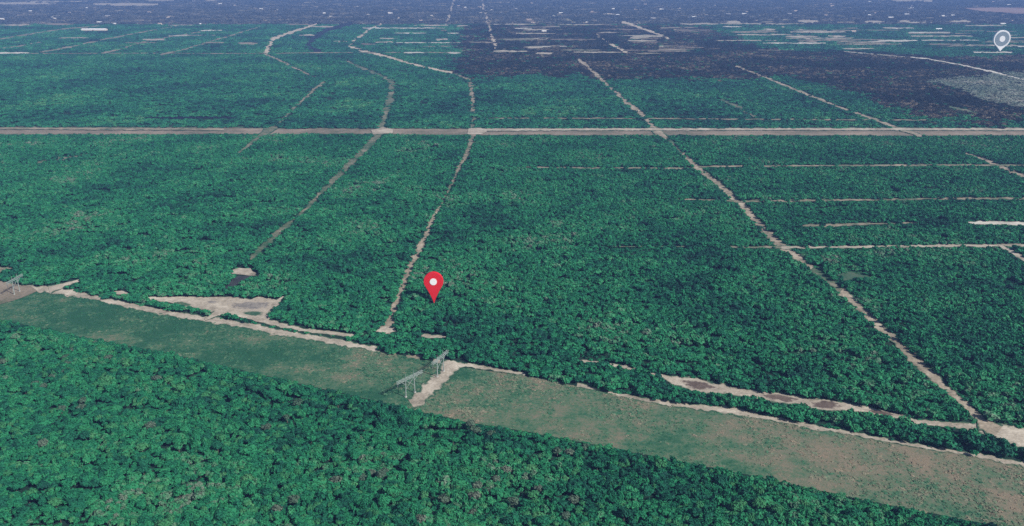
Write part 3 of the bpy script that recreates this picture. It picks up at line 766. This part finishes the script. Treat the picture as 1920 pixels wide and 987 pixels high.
hero_crowns = []
hero_kinds = [('leaf', 'rounded green broadleaf tree in the near wood', 'green broadleaf trees of the near wood'),
              ('leaf_lime', 'fresh yellow green tree in the near wood', 'yellow green trees of the near wood'),
              ('leaf_grey', 'half bare greyish tree in the near wood', 'grey half bare trees of the near wood')]
hero_mesh = {}
for kd, _, _ in hero_kinds:
    for k in range(6):
        V, Fc = leafy(3.4 if kd != 'leaf_grey' else 3.2, 2.2 if kd != 'leaf_grey' else 2.0, 380 if kd != 'leaf_grey' else 260, 1.05, 200 + k, 4.7, lobes=10, core=0.62 if kd != 'leaf_grey' else 0.45)
        me = bpy.data.meshes.new('crown'); me.from_pydata(V, [], Fc); me.materials.append(M[kd]); me.update()
        hero_mesh[kd, k] = me
trunk_meshes = []
for k in range(4):
    V, Fc = trunk_mesh(7.0, 0.28, 300 + k)
    me = bpy.data.meshes.new('trunk'); me.from_pydata(V, [], Fc); me.materials.append(M['bark']); me.update()
    trunk_meshes.append(me)

cand = grid(404, 760, 12.2, 1.02)
cx, cy = PIX(cand[:, 0], cand[:, 1], 5.0)
ok = (cx > -12) & (cx < 1932) & (cy < 1000)
cand = cand[ok]
cand = cand[south_of_corridor(cand[:, 0], cand[:, 1])]
cand = cand[~blocked(cand[:, 0], cand[:, 1], np.full(len(cand), 7.0))]
cand = cand[np.argsort(cand[:, 1])]
print('hero candidates', len(cand))
if len(cand) > 300: cand = cand[np.sort(rng.permutation(len(cand))[:300])]
HERO = cand
order = sorted(range(len(cand)), key=lambda k: PIX(cand[k][0], cand[k][1])[0])
cnt = {}
for k in order:
    x, y = cand[k]
    px, py = PIX(x, y)
    edge_y = np.interp(px, [q[0] for q in SOUTH[::-1]], [q[1] for q in SOUTH[::-1]])
    pn = float(vnoise(np.array([x / 30.0]), np.array([y / 30.0]), 3)[0])
    kd = 2 if pn > 0.72 or random.random() < 0.02 else (1 if pn < 0.12 or random.random() < 0.03 else 0)
    m, lab, grp = hero_kinds[kd]
    third = 'left' if px < 640 else ('middle' if px < 1280 else 'right')
    key = 'edge' if py - edge_y < 26 else ('low' if py > 958 else 'in')
    cnt[kd] = cnt.get(kd, 0) + 1; cnt[key, kd] = cnt.get((key, kd), 0) + 1
    if kd: lab = f'{lab}, {nth(cnt[kd])} such tree from the left'
    elif key == 'edge': lab = f'green broadleaf tree at the corridor edge of the near wood, {nth(cnt[key, kd])} from left'
    elif key == 'low': lab = f'green broadleaf tree along the bottom edge of the view, {nth(cnt[key, kd])} from left'
    else: lab = f'rounded green broadleaf tree inside the {third} third of the near wood'
    s = random.uniform(0.78, 1.22)
    root = empty('broadleaf_tree', (x, y, 0), random.uniform(0, 6.28))
    root.scale = (s, s, s * random.uniform(0.85, 1.15))
    tag(root, lab, 'tree', grp)
    for nm, me in (('trunk', random.choice(trunk_meshes)), ('crown', hero_mesh[m, random.randrange(6)])):
        o = bpy.data.objects.new(nm, me); COL.objects.link(o); o.parent = root
print('kinds', cnt)

# ------------------------------------------------------------------ the rest of the vegetation
LOW = []
def zone(y0, y1, sp, hgt, edge, drop=0.0, dropscale=30.0, seed=0, margin=1.12):
    p = grid(y0, y1, sp, margin)
    X, Y = p[:, 0], p[:, 1]
    hn = vnoise(X / 50, Y / 40, seed) * 0.35 + vnoise(X / 15, Y / 11, seed + 1) * 0.65
    gp = vnoise(X / (dropscale * 0.55), Y / (dropscale * 0.32), seed + 3) * 0.75 + vnoise(X / 5.0, Y / 4.0, seed + 4) * 0.25
    k = (hn > drop) & (gp > 0.27)
    gap = p[~k]
    p = p[k]; hn = hn[k]
    b = blocked(p[:, 0], p[:, 1], hgt * (0.7 + 0.6 * hn), edge)
    low = p[b]
    lb = blocked(low[:, 0], low[:, 1], np.full(len(low), hgt * 0.22), edge)
    LOW.append(np.concatenate([low[~lb], gap]))
    return p[~b], hn[~b]

def place(name, col, p, hn, sxy, sz, label, cat, nproto, cut=None):
    k = len(p)
    s = sxy * np.exp(rng.normal(0, 0.27, k)) * (0.8 + 0.4 * hn)
    scl = np.stack([s * rng.uniform(0.85, 1.18, k), s * rng.uniform(0.85, 1.18, k), sz * (0.5 + 0.95 * hn) * rng.uniform(0.75, 1.3, k)], 1)
    pts = np.stack([p[:, 0], p[:, 1], np.zeros(k)], 1)
    print(name, k)
    return scatter(name, col, pts, rots(k), scl, rng.integers(0, nproto, k), label, cat)

# near wood filling between the individual trees
p, hn = zone(392, 780, 3.3, 5.6, 1.0, 0.15, seed=5)
p_south = south_of_corridor(p[:, 0], p[:, 1])
a = p[p_south]; ah = hn[p_south]
dmin = np.full(len(a), 1e9)
for hx, hy in HERO:
    dmin = np.minimum(dmin, np.hypot(a[:, 0] - hx, a[:, 1] - hy))
k = dmin > 2.0
place('near_wood', near_protos, a[k], ah[k], 0.80, 0.76, 'dense green undergrowth and smaller trees between the near trees', 'woodland', 10)
# middle wood north of the corridor up to the wide road
lowA = LOW[-1]
p, hn = zone(415, 1610, 4.4, 4.4, 0.9, 0.16, seed=9)
k = ~south_of_corridor(p[:, 0], p[:, 1])
place('green_woodland', mid_protos, p[k], hn[k], 0.90, 0.90, 'dense teal green woodland between the corridor and the wide road', 'woodland', 8)
lowB = LOW[-1]
la = lowA[south_of_corridor(lowA[:, 0], lowA[:, 1])]; lb = lowB[~south_of_corridor(lowB[:, 0], lowB[:, 1])]
lp = np.concatenate([la, lb]); lp = np.concatenate([lp, lp + rng.normal(0, 1.6, lp.shape)])
lp = lp[~blocked(lp[:, 0], lp[:, 1], np.full(len(lp), 0.9), 0.5)]
place('track_side_bushes', bush_protos, lp, np.full(len(lp), 0.5), 1.0, 1.0, 'low green bushes along the edges of tracks and clearings', 'bushes', 6)
# from the wide road to the green belt
p, hn = zone(1610, FAR_Y, 10.0, 3.4, 1.2, 0.14, seed=13)
wob = (vnoise(p[:, 0] / 60, p[:, 1] / 60, 51) - 0.5) * 150 + (vnoise(p[:, 0] / 22, p[:, 1] / 22, 52) - 0.5) * 60
ind = in_poly(gDARK, p[:, 0] + rng.normal(0, 12, len(p)) + wob * 0.5, p[:, 1] + rng.normal(0, 22, len(p)) + wob) & (rng.random(len(p)) > 0.05)
inp = in_poly(gPALE, p[:, 0] + rng.normal(0, 8, len(p)), p[:, 1] + rng.normal(0, 14, len(p)))
near = p[:, 1] < 3250
k = near & ~ind & ~inp
place('green_scrub', far_protos, p[k], hn[k], 1.0, 1.0, 'green scrub beyond the wide road', 'scrub', 6)
k = near & ind & ~inp
place('dark_scrub', dark_protos, p[k], hn[k], 1.0, 1.0, 'dark brownish purple scrub beyond the wide road at right', 'scrub', 6)
k = near & inp
place('pale_marsh_scrub', pale_protos, p[k], hn[k], 1.5, 0.7, 'pale grey green marsh bushes at the right edge', 'scrub', 6)
p, hn = zone(3250, FAR_Y, 18.0, 2.6, 2.0, 0.10, seed=17)
ind = in_poly(gDARK, p[:, 0] + rng.normal(0, 25, len(p)), p[:, 1] + rng.normal(0, 60, len(p))) & (rng.random(len(p)) > 0.05)
place('far_green_scrub', vfar_protos, p[~ind], hn[~ind], 1.0, 1.0, 'far belt of green scrub under the bluish land', 'scrub', 6)
place('far_dark_scrub', vdark_protos, p[ind], hn[ind], 1.0, 1.0, 'far dark purple scrub crossed by pale streaks', 'scrub', 6)
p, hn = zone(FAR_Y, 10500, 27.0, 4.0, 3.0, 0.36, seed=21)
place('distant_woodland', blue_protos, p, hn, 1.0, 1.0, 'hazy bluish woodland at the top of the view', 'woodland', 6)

# tufts and low bushes on the corridor
gC = GA(NORTH + SOUTH)
p = grid(380, 800, 2.2, 1.1)
k = in_poly(gC, p[:, 0], p[:, 1])
p = p[k]
hn = vnoise(p[:, 0] / 14, p[:, 1] / 14, 33) * 0.5 + vnoise(p[:, 0] / 45, p[:, 1] / 45, 34) * 0.5
k = rng.random(len(p)) < np.clip(hn * 1.2 - 0.15, 0, 1)
p = p[k]; hn = hn[k]
# keep the bare patches bare
bare = np.zeros(len(p), bool)
for poly, pr, jit, lo, hi in PTS:
    if jit == 1.5: continue
    c = np.nonzero((p[:, 0] > lo[0]) & (p[:, 0] < hi[0]) & (p[:, 1] > lo[1]) & (p[:, 1] < hi[1]))[0]
    if len(c): bare[c[in_poly(poly, p[c, 0], p[c, 1])]] = True
p = p[~bare]; hn = hn[~bare]
place('corridor_grass', tuft_protos, p, hn, 1.3, 0.5, 'low tufts of rough grass on the corridor', 'grass', 5)

# ------------------------------------------------------------------ pylons: steel H-frames
def bar(bm, a, b, r, k=6):
    a = Vector(a); b = Vector(b)
    d = (b - a)
    m = Matrix.Translation((a + b) / 2) @ d.to_track_quat('Z', 'Y').to_matrix().to_4x4()
    bmesh.ops.create_cone(bm, cap_ends=True, segments=k, radius1=r, radius2=r, depth=d.length, matrix=m)

def taper(bm, a, b, r1, r2, k=10):
    a = Vector(a); b = Vector(b); d = b - a
    m = Matrix.Translation((a + b) / 2) @ d.to_track_quat('Z', 'Y').to_matrix().to_4x4()
    bmesh.ops.create_cone(bm, cap_ends=True, segments=k, radius1=r1, radius2=r2, depth=d.length, matrix=m)

def build_pylon(base_a, base_b, label):
    a = Vector((*base_a, 0)); b = Vector((*base_b, 0))
    c = (a + b) / 2; d = b - a
    half = d.length / 2
    root = empty('power_pylon', c, math.atan2(d.y, d.x))
    tag(root, label, 'pylon', 'steel H-frame pylons on the corridor')
    HT = 13.0; ARM = 12.6
    for s in (-1, 1):
        bm = bmesh.new()
        taper(bm, (s * half, 0, 0), (s * (half - 0.5), 0, HT + 2.0), 0.42, 0.26)
        leg = bm_obj('leg', bm, M['steel'], root)
        bm = bmesh.new(); taper(bm, (s * half, 0, -0.3), (s * half, 0, 0.6), 1.0, 0.9)
        bm_obj('footing', bm, M['concrete'], leg)
    # box truss cross arm
    bm = bmesh.new()
    for yy in (-0.6, 0.6):
        for zz in (0, 1.5):
            bar(bm, (-ARM if zz else -ARM, yy, HT + zz), (ARM, yy, HT + zz), 0.15)
    n = 14
    for k in range(n):
        x0 = -ARM + 2 * ARM * k / n; x1 = x0 + 2 * ARM / n
        for yy in (-0.6, 0.6):
            z0, z1 = (HT, HT + 1.5) if k % 2 else (HT + 1.5, HT)
            bar(bm, (x0, yy, z0), (x1, yy, z1), 0.09, 5)
        bar(bm, (x0, -0.6, HT), (x1, 0.6, HT), 0.08, 5)
    bm_obj('cross_arm', bm, M['steel'], root)
    bm = bmesh.new()
    bar(bm, (-half + .1, 0, HT * 0.45), (half - .4, 0, HT * 0.96), 0.13)
    bar(bm, (half - .1, 0, HT * 0.45), (-half + .4, 0, HT * 0.96), 0.13)
    bm_obj('cross_brace', bm, M['steel'], root)
    for s in (-1, 1):
        bm = bmesh.new()
        bar(bm, (s * (half - .5), 0, HT * 0.72), (s * (ARM - 4), 0, HT), 0.16)
        bm_obj('knee_brace', bm, M['steel'], root)
    for x in (-ARM + 0.8, 0, ARM - 0.8):
        bm = bmesh.new()
        for q in range(9):
            taper(bm, (x, 0, HT - 0.35 * q - 0.1), (x, 0, HT - 0.35 * q - 0.35), 0.28, 0.12, 8)
        bm_obj('insulator_string', bm, M['insulator'], root)
    for s in (-1, 1):
        bm = bmesh.new()
        taper(bm, (s * (half - .5), 0, HT + 2.0), (s * (half - .5), 0, HT + 5.0), 0.2, 0.08)
        bm_obj('shield_wire_peak', bm, M['steel'], root)
    return root

build_pylon(G(832, 697), G(820, 707.5), 'pale steel H-frame pylon beside the tree strip, farther of the middle pair')
build_pylon(G(778, 736.5), G(761, 745), 'pale steel H-frame pylon near the dark wood edge, nearer of the middle pair')
build_pylon(G(37, 547), G(27, 553), 'grey steel H-frame pylon on the bare pad at left edge')

# ------------------------------------------------------------------ map markers: solid teardrop signs
def teardrop(w, h, n=40, tip=0.0, tip_r=0.0):
    """outline (x, z), tip at the origin"""
    r = w / 2; zc = h - r
    ang = math.asin(r / zc) if zc > r else math.pi / 2
    pts = []
    a0 = -ang; a1 = math.pi + ang
    for k in range(n + 1):
        a = a0 + (a1 - a0) * k / n
        pts.append((r * math.cos(a), zc + r * math.sin(a)))
    # slightly waisted sides down to the tip
    def side(p, s):
        out = []
        for t in (0.3, 0.6, 0.85):
            x = p[0] * (1 - t); z = p[1] * (1 - t)
            out.append((x - s * w * 0.035 * math.sin(math.pi * t), z))
        return out
    left = pts[-1]; right = pts[0]
    ol = pts + side(left, -1) + [(-tip_r * .5, 0.0), (tip_r * .5, 0.0)] + side(right, 1)[::-1]
    return ol, zc

def slab(name, outline, thick, mat, parent, y=0.0, bev=0.0):
    bm = bmesh.new()
    f = bm.faces.new([bm.verts.new((x, y - thick / 2, z)) for x, z in outline])
    r = bmesh.ops.extrude_face_region(bm, geom=[f])
    for v in [e for e in r['geom'] if isinstance(e, bmesh.types.BMVert)]: v.co.y += thick
    bmesh.ops.recalc_face_normals(bm, faces=bm.faces)
    if bev:
        eds = [e for e in bm.edges if abs(e.verts[0].co.y - e.verts[1].co.y) < 1e-6]
        bmesh.ops.bevel(bm, geom=eds, offset=bev, segments=2, affect='EDGES')
    return bm_obj(name, bm, mat, parent)

def disc(r, zc, n=32):
    return [(r * math.cos(2 * math.pi * k / n), zc + r * math.sin(2 * math.pi * k / n)) for k in range(n)]

mpp = (PIN[1] * CP + H * SP) / F
root = empty('map_marker', (PIN[0], PIN[1], 0.0), 0.0)
tag(root, 'big red teardrop map marker with white dot standing in the wood', 'marker')
hh = 58.0 * mpp / CP; ww = 36.5 * mpp
ol, zc = teardrop(ww, hh, tip_r=0.5)
slab('marker_body', ol, 3.2, M['pin_red'], root, bev=0.25)
slab('marker_dot', disc(6.6 * mpp, zc), 3.7, M['pin_white'], root)

GP = G(1874, 97)
mpp = (GP[1] * CP + H * SP) / F
root = empty('map_marker', (GP[0], GP[1], 0.0), 0.0)
tag(root, 'slate grey teardrop map marker with white rim and dot at upper right', 'marker')
hh = 37.0 * mpp / CP; ww = 31.5 * mpp
ol, zc = teardrop(ww, hh, tip_r=3.0)
slab('marker_body', ol, 8.0, M['pin_white'], root, bev=0.6)
slab('marker_face', disc(13.2 * mpp, zc), 9.2, M['pin_grey'], root)
slab('marker_dot', disc(5.4 * mpp, zc), 10.4, M['pin_white'], root)

# ------------------------------------------------------------------ far houses
def house_meshes(L, W, h, rise):
    x, y = L / 2, W / 2
    wall = ([(-x, -y, 0), (x, -y, 0), (x, y, 0), (-x, y, 0), (-x, -y, h), (x, -y, h), (x, y, h), (-x, y, h), (-x, 0, h + rise), (x, 0, h + rise)],
            [(0, 1, 5, 4), (2, 3, 7, 6), (1, 2, 6, 9, 5), (3, 0, 4, 8, 7)])
    e = 0.6; t = 0.25
    rv = []
    for zz in (0, t):
        rv += [(-x - e, -y - e, h - 0.25 + zz + 0.03), (x + e, -y - e, h - 0.25 + zz + 0.03), (x + e, 0, h + rise + zz + 0.03), (-x - e, 0, h + rise + zz + 0.03), (-x - e, y + e, h - 0.25 + zz + 0.03), (x + e, y + e, h - 0.25 + zz + 0.03)]
    rf = [(6, 7, 8, 9), (9, 8, 11, 10), (0, 3, 2, 1), (3, 4, 5, 2), (0, 1, 7, 6), (5, 4, 10, 11), (0, 6, 9, 3), (3, 9, 10, 4), (1, 2, 8, 7), (2, 5, 11, 8)]
    return wall, (rv, rf)
def box(cx, cy, cz, sx, sy, sz):
    v = [(cx + a * sx / 2, cy + b * sy / 2, cz + c * sz / 2) for c in (-1, 1) for b in (-1, 1) for a in (-1, 1)]
    return v, [(0, 2, 3, 1), (4, 5, 7, 6), (0, 1, 5, 4), (2, 6, 7, 3), (0, 4, 6, 2), (1, 3, 7, 5)]
def mk(name, vf, mat):
    me = bpy.data.meshes.new(name); me.from_pydata(vf[0], [], vf[1]); me.materials.append(mat); me.update(); return me
HM = []
for (L, W) in ((20, 13), (26, 12), (16, 12)):
    wl, rf = house_meshes(L, W, 3.4, 2.6)
    HM.append((mk('wall', wl, M['stucco']), {c: mk('roof', rf, M['roof_' + c]) for c in ('white', 'tan', 'grey')},
               mk('door', box(-1, -W / 2 - 0.05, 1.05, 1.1, 0.14, 2.1), M['door']), mk('window', box(0, -W / 2 - 0.05, 1.7, 1.8, 0.12, 1.3), M['glass']), L))
wordy = {'white': 'white metal', 'tan': 'tan', 'grey': 'grey'}
count = {}
for x, y, c in HOUSES:
    q = G(x, y)
    count[c] = count.get(c, 0) + 1
    wme, rme, dme, wnd, L = random.choice(HM)
    root = empty('house', (q[0], q[1], 0.1), random.choice([0, 0, 0, math.pi / 2]) + random.uniform(-.1, .1))
    root.scale = (1.05, 1.05, 1.05)
    tag(root, f'small far house with {wordy[c]} roof, {nth(count[c])} such house from the left', 'house', f'far houses with {wordy[c]} roofs')
    for nm, me in (('wall', wme), ('roof', rme[c]), ('door', dme)):
        o = bpy.data.objects.new(nm, me); COL.objects.link(o); o.parent = root
    for dx in (-L * 0.33, L * 0.2, L * 0.36):
        o = bpy.data.objects.new('window', wnd); COL.objects.link(o); o.parent = root; o.location.x = dx
q = G(177, 57.5)
root = empty('long_shed', (q[0], q[1], 0.06), 0.0)
tag(root, 'very long white roofed shed in the far left green scrub', 'shed')
wl, rf = house_meshes(112, 30, 5.0, 4.0)
for nm, me in (('wall', mk('wall', wl, M['stucco'])), ('roof', mk('roof', rf, M['roof_white'])), ('door', mk('door', box(0, -15.06, 2.0, 5, 0.16, 4), M['door']))):
    o = bpy.data.objects.new(nm, me); COL.objects.link(o); o.parent = root

# ------------------------------------------------------------------ haze
hz, n, b = new_mat('haze')
n.nodes.remove(b)
pv = n.nodes.new('ShaderNodeVolumePrincipled')
pv.inputs['Color'].default_value = (0.26, 0.46, 1.0, 1)
pv.inputs['Density'].default_value = 9.2e-5
n.links.new(pv.outputs[0], n.nodes['Material Output'].inputs['Volume'])
B = 43000.0
v, f = box(0, 0, (300 - 2) / 2, 2 * B, 2 * B, 302)
tag(mesh_obj('haze', v, f, hz), 'thin bluish air haze over the whole land', 'haze', None, 'stuff')
